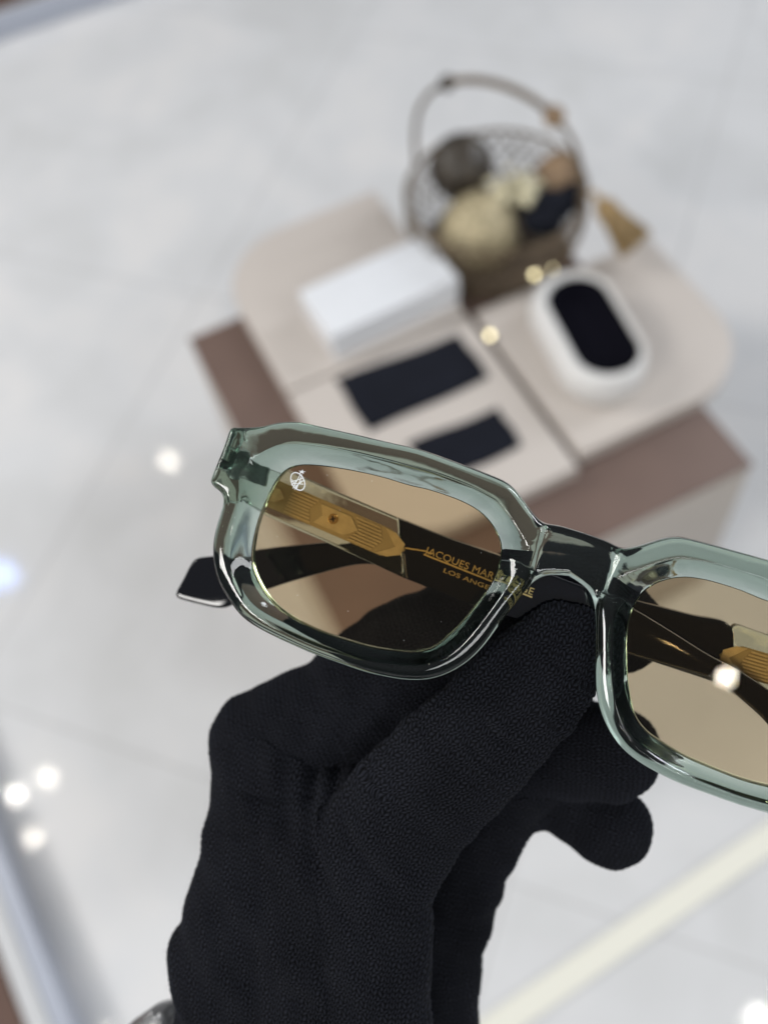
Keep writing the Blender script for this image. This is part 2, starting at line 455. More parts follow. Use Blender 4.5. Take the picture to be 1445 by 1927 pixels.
ball(868, 315, PZ + .070, .044, 'darkball', 'woven_ball', 'dark brown woven ball at the back left inside the basket')
ball(902, 436, PZ + .052, .051, 'goldball', 'beaded_ball', 'large gold beaded ball at the front of the basket')
ball(1052, 338, PZ + .068, .034, 'tan', 'rattan_ball', 'tan rattan ball at the right side of the basket')
# black bow + pale petals
bm = bmesh.new()
for (dx, dy, r_) in ((0, 0, .036), (.032, .008, .024), (-.012, -.022, .028), (.036, .020, .020), (-.03, .02, .024)):
    bmesh.ops.create_icosphere(bm, subdivisions=3, radius=r_, matrix=Matrix.Translation((dx, dy, 0)) @ Matrix.Rotation(dx * 30, 4, 'Z') @ Matrix.Diagonal((1, .7, .65, 1)))
o = obj('fabric_bow', bm, 'cloth'); o.location = W(1030, 392, PZ + .075); tag(o, 'black fabric bow between the gold ball and the tan ball', 'bow', 'decorations in the basket')
bm = bmesh.new()
for i in range(24):
    aa = i * 2.4; rr = .004 + .0014 * i
    mt = Matrix.Translation((rr * math.cos(aa), rr * math.sin(aa), .006 * math.sin(i * 1.7))) @ Matrix.Rotation(aa, 4, 'Z') @ Matrix.Rotation(.6, 4, 'Y') @ Matrix.Diagonal((.011, .0075, .0035, 1))
    bmesh.ops.create_icosphere(bm, subdivisions=2, radius=1, matrix=mt)
o = obj('pale_flower', bm, 'pale'); o.location = W(968, 350, PZ + .098); tag(o, 'pale gold petalled flower in the middle of the basket', 'ornament', 'decorations in the basket')
# tassel
t0, t1, t2 = W(1104, 366, PZ + .10), W(1132, 384, PZ + .095), W(1196, 460, PZ + .06)
te = empty('tassel', t0)
cm = (t1 - t0) * .5 + Vector((0, 0, .01))
obj('cord', tube([(0, 0, 0), cm, t1 - t0], .004, 8), 'tassel', te)
obj('knot', sphere(.009, t1 - t0, 16), 'tassel', te)
bm = bmesh.new(); ax = (t2 - t1); 
s1 = ax.normalized().cross(Vector((0, 0, 1))).normalized(); s2 = ax.normalized().cross(s1)
for i in range(230):
    aa = rnd.uniform(0, 6.28); rr = math.sqrt(rnd.random()); off = s1 * math.cos(aa) * rr + s2 * math.sin(aa) * rr
    L_ = rnd.uniform(.85, 1.05)
    tube([(t1 - t0) + off * .013, (t1 - t0) + ax * .4 * L_ + off * .015, (t1 - t0) + ax * L_ + off * .024], .0014, 4, bm=bm)
obj('fringe', bm, 'tassel', te)
tag(te, 'tan thread tassel hanging out over the right side of the basket', 'tassel')

# ------------------------------------------------------------------ sunglasses
GD = 188.0
gy, gp, gr, gcx, gcy = -0.145, 0.10, -0.318, 1079.0, 1060.0
c, s = math.cos(gr), math.sin(gr); Rz = np.array([[c, -s, 0], [s, c, 0], [0, 0, 1]])
c, s = math.cos(gy), math.sin(gy); Ry = np.array([[c, 0, s], [0, 1, 0], [-s, 0, c]])
c, s = math.cos(gp), math.sin(gp); Rx = np.array([[1, 0, 0], [0, c, -s], [0, s, c]])
GR = Rz @ Ry @ Rx
GO = np.array([(gcx - CX) / FPX * GD, -(gcy - CY) / FPX * GD, -GD])
def G(px, py, w_=0.0):
    """photo direction met with the plane w=w_ of the glasses, in mm along the glasses' own axes"""
    o = GO + GR[:, 2] * w_
    d = np.array([(px - CX) / FPX, -(py - CY) / FPX, -1.0]); nn = GR[:, 2]
    X = d * ((o @ nn) / (d @ nn)) - GO
    return X @ GR[:, 0], X @ GR[:, 1]
GM = np.eye(4); GM[:3, :3] = RW @ GR; GM[:3, 3] = CAMP + RW @ (GO * .001)
sg = empty('sunglasses'); sg.matrix_world = Matrix([list(r) for r in GM])
tag(sg, 'sunglasses with translucent green frame and brown tinted lenses held by the glove', 'sunglasses')
MM = .001

# lens reflection lamp: where the sharp round glint on the right lens comes from
def lens_lamp(px, py, dist, size, power, col):
    d = RW @ np.array([(px - CX) / FPX, -(py - CY) / FPX, -1.0]); d /= np.linalg.norm(d)
    nn = RW @ GR[:, 2]; u_, v_ = G(px, py, -1.8)
    p = GM[:3, 3] + (GM[:3, 0] * u_ + GM[:3, 1] * v_ + GM[:3, 2] * -1.8) * MM
    r = d - 2 * (d @ nn) * nn; q = p + r * dist
    area('ceiling_spot', tuple(q), tuple(p), size, power, col, 'DISK')
    return q
LAMP = lens_lamp(1365, 1275, 1.9, .026, .34, (1, .96, .88))

HOLE = [(582.5,876),(619,879.6),(669,888),(719,899.5),(768.5,914.4),(806,923),(851,938),(882,952),(906,968.5),(927.5,994),(939.7,1022),(941,1046),(933.6,1076.6),(918,1107),(894,1140.5),(866.6,1174),(842,1198),(815,1220),(784,1229),(752,1228),(702,1221.6),(652,1208),(602,1191.8),(552.6,1168.5),(519,1145),(496,1118.7),(478,1085.5),(471,1059),(474.5,1019),(486,972.6),(503,933),(519,903),(536,885),(556,877)]
OUT = [(1049,990),(1025,988),(1010,976),(991,952),(973,927),(955,909),(926,896),(862,872),(800,849.7),(768.5,841),(719,830),(669,818),(619,806.5),(572.5,796),(546,793.5),(519,796),(493,802.5),(466,804.5),(440,804.8),(432,808),(419.7,843),(397,899.5),(396,908),(403,918),(414.7,926),(419.7,939),(418,953),(408,986),(401,1016),(400,1046),(403,1069),(411,1095),(426,1122),(443,1148.6),(463,1168.5),(493,1187),(536,1208),(586,1230),(636,1248),(685,1265),(719,1273),(752,1279),(790,1281),(821,1276),(851,1264),(882,1244),(912,1213.6),(943,1171),(973,1131),(997.5,1102.5),(1019,1087),(1046,1084)]
def cat(P, closed, per=8):
    P = np.array(P); N = len(P); out = []
    rngI = range(N) if closed else range(N - 1)
    for i in rngI:
        if closed: p0_, p1_, p2_, p3_ = P[i - 1], P[i], P[(i + 1) % N], P[(i + 2) % N]
        else: p0_, p1_, p2_, p3_ = P[max(i - 1, 0)], P[i], P[i + 1], P[min(i + 2, N - 1)]
        for k in range(per):
            t = k / per
            out.append(.5 * ((2 * p1_) + (-p0_ + p2_) * t + (2 * p0_ - 5 * p1_ + 4 * p2_ - p3_) * t * t + (-p0_ + 3 * p1_ - 3 * p2_ + p3_) * t ** 3))
    if not closed: out.append(P[-1])
    return np.array(out)
def smooth_c(P, it, closed=True):
    for _ in range(it):
        Q = (np.roll(P, 1, 0) + np.roll(P, -1, 0) + 2 * P) / 4
        if not closed: Q[0], Q[-1] = P[0], P[-1]
        P = Q
    return P
def resample(P, N, closed):
    Q = np.vstack([P, P[:1]]) if closed else P
    L = np.r_[0, np.cumsum(np.hypot(*(np.diff(Q, axis=0).T)))]
    t = np.linspace(0, L[-1], N + (1 if closed else 0)); 
    R = np.c_[np.interp(t, L, Q[:, 0]), np.interp(t, L, Q[:, 1])]
    return R[:-1] if closed else R
hole = smooth_c(resample(cat([G(*p, -.5) for p in HOLE], True), 420, True), 6)
outp = [G(*p) for p in OUT]
top_c = (0.0, (outp[0][1]) - .55); bot_c = (0.0, G(1074, 1093)[1] + .9)
yb = outp[-1][1]
outp = [(0.0, outp[0][1] + .15)] + outp + [(0.0, yb + .55)]
NO = 640
outer0 = resample(cat(outp, False), NO, False)
outerA = smooth_c(outer0.copy(), 5, False); outerB = smooth_c(outer0.copy(), 24, False)
kk = np.clip((-56 - outer0[:, 0]) / 3, 0, 1) * np.clip((outer0[:, 1] + 16) / 4, 0, 1)
outer = outerA * kk[:, None] + outerB * (1 - kk[:, None])      # silhouette of the left half, centre top -> round -> centre bottom
NSEAM = 46
seam = np.c_[np.zeros(NSEAM + 2), np.linspace(outer[-1][1], outer[0][1], NSEAM + 2)][1:-1]
loop = np.vstack([outer, seam]); NL = len(loop)
ctr2 = np.array([hole[:, 0].mean(), hole[:, 1].mean()])
# match every loop point with a hole point: nearest with monotone smoothing by angle
def arcpos(P):
    L = np.r_[0, np.cumsum(np.hypot(*(np.diff(np.vstack([P, P[:1]]), axis=0).T)))]; return L[:-1], L[-1]
hp, hL = arcpos(hole)
ang_h = np.unwrap(np.arctan2(hole[:, 1] - ctr2[1], hole[:, 0] - ctr2[0]))
if ang_h[-1] < ang_h[0]: hole = hole[::-1]; ang_h = np.unwrap(np.arctan2(hole[:, 1] - ctr2[1], hole[:, 0] - ctr2[0]))
al = np.unwrap(np.arctan2(loop[:, 1] - ctr2[1], loop[:, 0] - ctr2[0]))
dirn = np.sign(al[-1] - al[0])
if dirn < 0:  loop_r = loop[::-1]; al = np.unwrap(np.arctan2(loop_r[:, 1] - ctr2[1], loop_r[:, 0] - ctr2[0]))
else: loop_r = loop
isseam = np.zeros(NL, bool); isseam[NO:] = True; isseam[NO - 1] = True; isseam[0] = True
if dirn < 0: isseam = isseam[::-1]
al = np.maximum.accumulate(al)
# blend the angle match with nearest-point match
near = np.array([np.argmin(((hole - q) ** 2).sum(1)) for q in loop_r])
an = ang_h[near]; an = an + 2 * math.pi * np.round((al - an) / (2 * math.pi))
am = .45 * al + .55 * an
am = np.r_[am[-60:] - 2 * math.pi, am, am[:60] + 2 * math.pi]
for _ in range(160): am = np.r_[am[0], (am[:-2] + am[2:] + 2 * am[1:-1]) / 4, am[-1]]
am = np.maximum.accumulate(am[60:-60])
ext = np.r_[ang_h - 2 * math.pi, ang_h, ang_h + 2 * math.pi, ang_h + 4 * math.pi]
hx_ = np.tile(hole[:, 0], 4); hy_ = np.tile(hole[:, 1], 4)
am = am - 2 * math.pi * math.floor((am[0] - ang_h[0]) / (2 * math.pi))
inner = np.c_[np.interp(am, ext, hx_), np.interp(am, ext, hy_)]
def dist_to(P, Cc, closed):
    A_ = Cc; B_ = np.roll(Cc, -1, 0)
    if not closed: A_, B_ = Cc[:-1], Cc[1:]
    out = np.full(len(P), 1e9)
    for k in range(0, len(A_)):
        ab = B_[k] - A_[k]; t = np.clip(((P - A_[k]) @ ab) / max(ab @ ab, 1e-12), 0, 1)
        dd = P - A_[k] - t[:, None] * ab; out = np.minimum(out, (dd ** 2).sum(1))
    return np.sqrt(out)
T = np.array([0, .006, .016, .032, .055, .085, .12, .17, .23, .30, .36, .41, .45, .49, .53, .58, .64, .71, .78, .85, .90, .94, .965, .982, .993, 1])
PTS = loop_r[:, None, :] * (1 - T)[None, :, None] + inner[:, None, :] * T[None, :, None]
flat = PTS.reshape(-1, 2)
oc = outer[::2]; hc = hole[::2]
do = dist_to(flat, np.vstack([oc, [outer[-1]]]), False); di = dist_to(flat, hc, True)
def sst(a_, b_, x): t = np.clip((x - a_) / (b_ - a_), 0, 1); return t * t * (3 - 2 * t)
q = do / np.maximum(do + di, 1e-6)
EPX = .5 * (G(450, 815)[0] + G(421, 905)[0])
def height_front(do, di, q, P):
    h = 1.35 - .5 * (q < .0)
    # outer bevel (gentle), ridge at q~.46, long inner bevel down to the lens
    h = 1.35 - 1.0 * sst(.46, 0, q) * .55
    inner_drop = sst(.47, 1.0, q)
    bev = np.clip((q - .47) / .53, 0, 1)
    h = h - 3.5 * (bev * .75 + inner_drop * .25)
    r = 1.5; x = np.clip(do / r, 0, 1); h = h - r * (1 - np.sqrt(np.clip(1 - (1 - x) ** 2, 0, 1)))
    r = .35; x = np.clip(di / r, 0, 1); h = h - r * (1 - np.sqrt(np.clip(1 - (1 - x) ** 2, 0, 1)))
    # lowered bridge between two little ridges
    h = h - 1.3 * sst(8.2, 6.6, np.abs(P[:, 0])) * sst(6.5, 8.5, di + 1.2)
    return h
def height_back(do, di, q, P):
    h = np.full(len(do), -4.6)
    r = 1.1; x = np.clip(do / r, 0, 1); h = h + r * (1 - np.sqrt(np.clip(1 - (1 - x) ** 2, 0, 1)))
    r = .9; x = np.clip(di / r, 0, 1); h = h + r * (1 - np.sqrt(np.clip(1 - (1 - x) ** 2, 0, 1)))
    endp = sst(EPX + .35, EPX - .35, P[:, 0] + .12 * P[:, 1] * 0) * sst(-4.5, -2.5, P[:, 1])
    h = h - 4.2 * endp
    return h
hf = height_front(do, di, q, flat).reshape(NL, -1); hb_ = height_back(do, di, q, flat).reshape(NL, -1)
def half_frame(sign):
    bm = bmesh.new(); nT = len(T)
    F_ = [[bm.verts.new((PTS[i, j, 0] * sign * MM, PTS[i, j, 1] * MM, hf[i, j] * MM)) for j in range(nT)] for i in range(NL)]
    B_ = [[bm.verts.new((PTS[i, j, 0] * sign * MM, PTS[i, j, 1] * MM, hb_[i, j] * MM)) for j in range(nT)] for i in range(NL)]
    MO = [[bm.verts.new((PTS[i, 0, 0] * sign * MM, PTS[i, 0, 1] * MM, (hf[i, 0] * (1 - t) + hb_[i, 0] * t) * MM)) for t in (.2, .5, .8)] for i in range(NL)]
    MI = [[bm.verts.new((PTS[i, -1, 0] * sign * MM, PTS[i, -1, 1] * MM, (hf[i, -1] * (1 - t) + hb_[i, -1] * t) * MM)) for t in (.2, .5, .8)] for i in range(NL)]
    def f(*v):
        try: bm.faces.new(v)
        except ValueError: pass
    for i in range(NL):
        k = (i + 1) % NL
        for j in range(nT - 1):
            f(F_[i][j], F_[i][j + 1], F_[k][j + 1], F_[k][j]); f(B_[i][j], B_[k][j], B_[k][j + 1], B_[i][j + 1])
        c1 = [F_[i][-1]] + MI[i] + [B_[i][-1]]; c2 = [F_[k][-1]] + MI[k] + [B_[k][-1]]
        for x in range(4): f(c1[x], c1[x + 1], c2[x + 1], c2[x])
        if not (isseam[i] and isseam[k]):
            c1 = [F_[i][0]] + MO[i] + [B_[i][0]]; c2 = [F_[k][0]] + MO[k] + [B_[k][0]]
            for x in range(4): f(c1[x], c2[x], c2[x + 1], c1[x + 1])
    return bm
bmA = half_frame(1); bmB = half_frame(-1)
meB = bpy.data.meshes.new('tmp'); bmB.to_mesh(meB); bmB.free(); bmA.from_mesh(meB)
bmesh.ops.delete(bmA, geom=[v for v in bmA.verts if not v.link_faces], context='VERTS')
bmesh.ops.remove_doubles(bmA, verts=bmA.verts, dist=2e-6)
bmesh.ops.dissolve_degenerate(bmA, dist=1e-7, edges=bmA.edges)
bmesh.ops.recalc_face_normals(bmA, faces=bmA.faces)
fr = obj('front_frame', bmA, 'acetate', sg)
flat_smooth(fr, 60)

# lenses
lens_o = resample(hole, 160, True)
cl = lens_o.mean(0); lens_o = cl + (lens_o - cl) * (1 + .25 / 20)
LZ0, LZ1 = -3.1, -2.1
for sgn, lab in ((1, None), (-1, None)):
    pts = [(x * sgn * MM, y * MM) for x, y in lens_o]
    if sgn < 0: pts = pts[::-1]
    o = obj('lens', prism(pts, LZ0 * MM, LZ1 * MM), 'lens', sg, smooth=False)
    if sgn == 1: lensL = o
# printed emblem on the left lens: star-topped egg outline with crossing lines
def gm(px, py, w_): x, y = G(px, py, w_); return Vector((x * MM, y * MM, w_ * MM))
def ribbon(path, wd, z, bm, closed=False, z1=None):
    P = [Vector((p[0], p[1], 0)) for p in path]; N = len(P); L_ = []
    for i in range(N):
        t = (P[(i + 1) % N] - P[i - 1]) if closed else (P[min(i + 1, N - 1)] - P[max(i - 1, 0)])
        t.normalize(); nn = Vector((-t.y, t.x, 0)) * wd / 2
        L_.append((bm.verts.new((P[i] + nn) + Vector((0, 0, z))), bm.verts.new((P[i] - nn) + Vector((0, 0, z)))))
    for i in range(N if closed else N - 1):
        a_, b_ = L_[i], L_[(i + 1) % N]; bm.faces.new((a_[0], a_[1], b_[1], b_[0]))
bm = bmesh.new()
ew = LZ1 + .03
def ep(x, y):      # emblem pixel coordinates (from the enlarged photo) -> glasses
    u_, v_ = G(380 + x / 6.02, 780 + y / 6.02, ew); return (u_ * MM, v_ * MM)
ell = [ep(1087 + 78 * math.cos(t) * .98 + 22 * math.sin(t), 758 + 100 * math.sin(t) - 6 * math.cos(t) * -1) for t in [2 * math.pi * i / 40 for i in range(40)]]
ribbon(ell, .00022, ew * MM, bm, True)
zz = ew * MM
for k_, (x0, y0, x1, y1) in enumerate([(1120, 670, 1030, 840), (1135, 680, 1075, 838), (1020, 735, 1075, 838), (1012, 762, 1150, 722), (1050, 850, 1130, 745), (1160, 742, 1060, 815), (1015, 800, 1095, 730), (1150, 790, 1040, 780)]):
    ribbon([ep(x0, y0), ep(x1, y1)], .00016, zz + 3e-6 * (k_ + 1), bm)
star = []
for i in range(10):
    rr = 44 if i % 2 == 0 else 18; aa = -math.pi / 2 + .2 + math.pi * i / 5
    star.append(bm.verts.new(Vector((*ep(1135 + rr * math.cos(aa), 650 + rr * .62 * math.sin(aa)), zz + 4e-5))))
bm.faces.new(star)
obj('printed_emblem', bm, 'print_', lensL, smooth=False)

bm = bmesh.new()
for px, py in ((616, 894), (879, 971), (700, 905), (655, 1150), (830, 1170), (905, 1040), (560, 1120), (760, 1205), (640, 960), (522, 1010)):
    u_, v_ = G(px, py, LZ1); bmesh.ops.create_icosphere(bm, subdivisions=1, radius=.00005 + .00003 * rnd.random(), matrix=Matrix.Translation((u_ * MM, v_ * MM, (LZ1 + .05) * MM)))
d_ = obj('dust_specks', bm, 'print_', lensL); d_['kind'] = 'stuff'
# temples ---------------------------------------------------------
def wl(u_): return -12.2 - .02 * u_
def wr(u_): return -17.6 + .028 * u_
def on(px, py, wf, dz=0.0):
    u_, v_ = G(px, py, wf(0))
    for _ in range(4): u_, v_ = G(px, py, wf(u_))
    return Vector((u_ * MM, v_ * MM, (wf(u_) + dz) * MM))
def slab(pts, wf, thick, bev, dz=0.0, seg=4, per=6, sm=2, spline=True, corners=None):
    P = [on(x, y, wf) for x, y in pts]
    if spline:
        if corners:
            cs = sorted(corners); segs = []; PL = [(p.x, p.y) for p in P]
            for a_, b_ in zip(cs, cs[1:] + [cs[0] + len(PL)]):
                sub = [PL[i % len(PL)] for i in range(a_, b_ + 1)]
                segs.append(cat(sub, False, per)[:-1] if len(sub) > 2 else np.array(sub[:1]))
            C2 = np.vstack(segs)
        else:
            C2 = smooth_c(resample(cat([(p.x, p.y) for p in P], True, per), 520, True), sm)
    else: C2 = np.array([(p.x, p.y) for p in P])
    # orientation ccw
    A_ = .5 * np.sum(C2[:, 0] * np.roll(C2[:, 1], -1) - np.roll(C2[:, 0], -1) * C2[:, 1])
    if A_ < 0: C2 = C2[::-1]
    bm = prism([tuple(p) for p in C2], (dz - thick) * MM, dz * MM, bev * MM, seg)
    for v in bm.verts: v.co.z += wf(v.co.x * 1000) * MM
    return bm
LT_B = [(751,977.2),(840,1012),(930,1043),(1080,1098),(1150,1125),(1200,1150),(1260,1186),(1330,1230),(1390,1262),(1445,1299),(1520,1360),(1590,1432),(1600,1450),(1560,1505),(1545,1508),(1500,1440),(1445,1365),(1400,1322),(1363,1293),(1330,1275),(1209,1240),(1050,1192),(894,1142),(840,1120),(761.5,1089)]
LT_C = [(436,838),(500,868),(549,890),(648,934),(750.4,976.9),(760.9,1088.8),(640,1033),(560,998),(496,969),(430,938),(420,900)]
RT_B = [(1374,1177),(1300,1158),(1197,1131),(1000,1078),(800,1028),(700,1018),(602,1022),(476,1036),(410,1046),(374,1050),(361,1057),(345,1088),(330,1117),(334,1126),(372,1137),(412,1145),(438,1139),(496,1112),(600,1080),(685,1062),(760,1076),(850,1110),(1000,1172),(1209,1240),(1330,1280),(1378,1296),(1380,1240)]
RT_C = [(1380,1179),(1445,1196),(1600,1238),(1742,1275),(1752,1300),(1744,1392),(1600,1352),(1445,1314),(1386,1297),(1384,1240)]
tl = obj('temple', slab(LT_B, wl, 3.4, .45, corners=[0, len(LT_B) - 1]), 'black', sg)
tr_ = obj('temple', slab(RT_B, wr, 3.4, .7), 'black', sg)
flat_smooth(tl, 50); flat_smooth(tr_, 50)
def crystal(pts, wf, par, cn=None):
    o = obj('crystal_section', slab(pts, wf, 3.4, .45, corners=cn), 'crystal', par); flat_smooth(o, 50); return o
crystal(LT_C, wl, tl, [0, 4, 5, 9, 10]); crystal(RT_C, wr, tr_)

def core(frame_fn, wf, par, k0, k1, flip=False):
    """gold core: frame_fn(t, s) -> photo pixel, t along 0..1, s across -1..1"""
    D = .12
    def poly(pts, z0, z1, bm, bev=0):
        P = [on(*frame_fn(t, s_), wf) for t, s_ in pts]
        A_ = sum(P[i].x * P[(i + 1) % len(P)].y - P[(i + 1) % len(P)].x * P[i].y for i in range(len(P)))
        if A_ < 0: P = P[::-1]
        b2 = prism([(p.x, p.y) for p in P], z0 * MM, z1 * MM, bev * MM, 2)
        for v in b2.verts: v.co.z += wf(v.co.x * 1000) * MM
        me = bpy.data.meshes.new('t'); b2.to_mesh(me); b2.free(); bm.from_mesh(me)
    bm = bmesh.new()
    poly([(0, -.86), (.04, -1), (.86, -1), (.95, -.6), (1.0, 0), (.95, .6), (.86, 1), (.04, 1), (0, .86)], D - .2, D, bm, .06)
    o = obj('core_plate', bm, 'goldd', par, smooth=False)
    bm = bmesh.new()
    for i in range(8):
        s_ = -.80 + i * .2286
        poly([(.15, s_ - .06), (.35 - .05 * (1 - abs(s_)), s_ - .06), (.35 - .05 * (1 - abs(s_)), s_ + .06), (.15, s_ + .06)], D + .002, D + .24, bm, .05)
        poly([(.60 + .06 * (1 - abs(s_)), s_ - .06), (.84 - .06 * abs(s_), s_ - .06), (.84 - .06 * abs(s_), s_ + .06), (.60 + .06 * (1 - abs(s_)), s_ + .06)], D + .002, D + .24, bm, .05)
    
    obj('core_ribs', bm, 'goldp', par, smooth=False)
    bm = bmesh.new()
    poly([(.36, -.72), (.58, -.72), (.66, 0), (.58, .72), (.36, .72), (.40, 0)], D + .004, D + .26, bm, .06)
    poly([(.82, -.95), (.90, -.9), (.985, -.4), (.985, .4), (.90, .9), (.82, .95), (.93, 0)], D + .004, D + .22, bm, .06)
    poly([(-.03, -.55), (.07, -.5), (.12, 0), (.07, .5), (-.03, .55), (-.07, 0)], D + .004, D + .6, bm, .12)
    obj('core_plaque', bm, 'goldp', par, smooth=False)
    # cross-head screw
    cpt = on(*frame_fn(.475, -.06), wf, D + .26)
    bm = bmesh.new()
    bmesh.ops.create_cone(bm, cap_ends=True, segments=28, radius1=1.15 * MM, radius2=1.0 * MM, depth=.25 * MM, matrix=Matrix.Translation(cpt + Vector((0, 0, .125 * MM))))
    sc = obj('screw', bm, 'gold', par); flat_smooth(sc, 30)
    bm = bmesh.new()
    for aa in (.5, .5 + math.pi / 2):
        mt = Matrix.Translation(cpt + Vector((0, 0, .255 * MM))) @ Matrix.Rotation(aa, 4, 'Z') @ Matrix.Diagonal((1.25 * MM, .3 * MM, .02 * MM + (.004 * MM if aa > 1 else 0), 1))
        bmesh.ops.create_cube(bm, size=1, matrix=mt)
    obj('screw_slot', bm, 'black', par, smooth=False)
    return o
def fl(t, s_):
    ax, ay = 505, 925; bx, by = 762, 1036
    dx, dy = bx - ax, by - ay; L_ = math.hypot(dx, dy); nx_, ny_ = -dy / L_, dx / L_
    return ax + dx * t + nx_ * 27 * s_, ay + dy * t + ny_ * 27 * s_
def frr(t, s_):
    ax, ay = 1350 + 262, 1237 + 71; bx, by = 1352, 1232
    dx, dy = bx - ax, by - ay; L_ = math.hypot(dx, dy); nx_, ny_ = -dy / L_, dx / L_
    return ax + dx * t + nx_ * 28 * s_, ay + dy * t + ny_ * 28 * s_
core(fl, wl, tl, 0, 1); core(frr, wr, tr_, 0, 1)

# gold lettering and thin gold line on the black section
def text_mesh(txt, size, xscale, par, name, p_from, p_to, wf, dz, shift=0.0):
    cu = bpy.data.curves.new('txt', 'FONT'); cu.body = txt; cu.size = size; cu.extrude = .00004; cu.space_character = 1.03
    to = bpy.data.objects.new('txt', cu); COL.objects.link(to)
    dg = bpy.context.evaluated_depsgraph_get(); dg.update()
    me = bpy.data.meshes.new_from_object(to.evaluated_get(dg)); bpy.data.objects.remove(to)
    xs = [v.co.x for v in me.vertices]; x0, x1 = min(xs), max(xs)
    A_ = on(*p_from, wf); B_ = on(*p_to, wf); L_ = (Vector((B_.x, B_.y)) - Vector((A_.x, A_.y))).length
    dx = Vector((B_.x - A_.x, B_.y - A_.y)).normalized()
    ysc = 1.0
    for v in me.vertices:
        x = (v.co.x - x0) / (x1 - x0) * L_; y = v.co.y; z = v.co.z
        X = A_.x + dx.x * x - dx.y * y; Y_ = A_.y + dx.y * x + dx.x * y
        v.co = (X, Y_, wf(X * 1000) * MM + dz * MM + z)
    o = obj(name, me, 'ink', par, smooth=False); me.materials.clear(); me.materials.append(MT['ink']); return o
text_mesh('JACQUES MARIE MAGE', .0021, 1, tl, 'lettering', (798, 1040), (1001, 1120), wl, .06)
text_mesh('LOS ANGELES', 0.0013, 1, tl, 'lettering', (834, 1076.5), (945, 1120), wl, .06)
bm = bmesh.new()
A_ = on(797, 1043, wl); B_ = on(1001, 1124, wl)
ribbon([(A_.x, A_.y), (B_.x, B_.y)], .00034, 0, bm)
A_ = on(762, 1031, wl); B_ = on(800, 1037, wl); C_ = on(812, 1043, wl)
ribbon([(A_.x, A_.y), (B_.x, B_.y), (C_.x, C_.y)], .0003, 0, bm)
for v in bm.verts: v.co.z = (wl(v.co.x * 1000) + .06) * MM
obj('gold_line', bm, 'ink', tl, smooth=False)
# tiny sunburst emblem on the temple
bm = bmesh.new()
cpt = on(966, 1102, wl)
ribbon([(cpt.x + .0011 * math.cos(t), cpt.y + .0011 * math.sin(t)) for t in [2 * math.pi * i / 24 for i in range(24)]], .0002, 0, bm, True)
for i in range(7):
    t = math.radians(30 + 20 * i)
    ribbon([(cpt.x + .0014 * math.cos(t), cpt.y + .0014 * math.sin(t)), (cpt.x + .0024 * math.cos(t), cpt.y + .0024 * math.sin(t))], .00026, 0, bm)
for v in bm.verts: v.co.z = (wl(v.co.x * 1000) + .075) * MM
obj('sunburst_emblem', bm, 'ink', tl, smooth=False)

# hinges
def hinge(sx):
    hp_ = on(460, 880, lambda u_: -6.0)
    x0, y0 = hp_.x * sx, hp_.y
    bm = bmesh.new()
    mt = Matrix.Translation((x0, y0, -.0088)) @ Matrix.Diagonal((.0062, .0052, .0012, 1)); bmesh.ops.create_cube(bm, size=1, matrix=mt)
    bmesh.ops.bevel(bm, geom=bm.edges[:], offset=.0003, segments=2, affect='EDGES')
    o = obj('hinge', bm, 'steel', sg); flat_smooth(o)
    bm = bmesh.new()
    for k in range(3):
        mt = Matrix.Translation((x0 - .0015 * sx, y0 - .0022 + .0022 * k, -.0104)) @ Matrix.Rotation(math.pi / 2, 4, 'X')
        bmesh.ops.create_cone(bm, cap_ends=True, segments=20, radius1=.0013, radius2=.0013, depth=.0016, matrix=mt)
    flat_smooth(obj('hinge_barrel', bm, 'steel', o))
hinge(1); hinge(-1)

# ------------------------------------------------------------------ gloved hand
def HG(px, py, w_):
    u_, v_ = G(px, py, w_); return np.array([u_, v_, w_])
def pr(r_px, w_): return r_px * .1027 * (1 - w_ / GD)
def node(px, py, w_, r): return (HG(px, py, w_), pr(r, w_))
chains = {
 'thumb': ([node(690,2010,-17,128), node(688,1800,-16,130), node(690,1640,-15,135), node(775,1512,-14,128), node(880,1412,-12,121), node(985,1305,-10.8,113), node(1040,1240,-10.6,98), node(1062,1205,-10.6,76)], [.85,.82,.75,.62,.54,.5,.5,.5]),
 'palm': ([node(470,2010,-21,160), node(468,1815,-21,158), node(500,1690,-21,152), node(524,1560,-23,140), node(506,1420,-28,118)], [.8]*5),
 'palm2': ([node(600,2010,-18,150), node(590,1800,-17,150), node(600,1650,-18,150), node(640,1540,-23,110)], [.75]*4),
 'index': ([node(500,1400,-29,112), node(640,1345,-31,118), node(765,1265,-33,138), node(875,1205,-33.5,122), node(985,1138,-32.5,108), node(1085,1130,-31.5,96), node(1165,1182,-31.5,82)], [.85]*7),
 'back': ([node(790,2010,-42,112), node(800,1780,-44,110), node(842,1640,-44,112), node(905,1520,-42,100), node(980,1440,-40,96)], [.9]*5),
 'middle': ([node(900,1440,-40,105), node(1020,1400,-38,100), node(1150,1418,-36,90)], [.9]*3),
 'ring': ([node(930,1500,-44,80), node(1040,1492,-44,62), node(1100,1528,-43,68), node(1152,1558,-42,74)], [.95]*4),
}
def sphere_pts(c_, r, fl_, N=18):
    out = []
    for i in range(N + 1):
        th = math.pi * i / N
        for j in range(2 * N):
            ph = math.pi * j / N
            out.append((c_[0] + r * math.sin(th) * math.cos(ph), c_[1] + r * math.sin(th) * math.sin(ph), c_[2] + r * fl_ * math.cos(th)))
    return out
bm = bmesh.new()
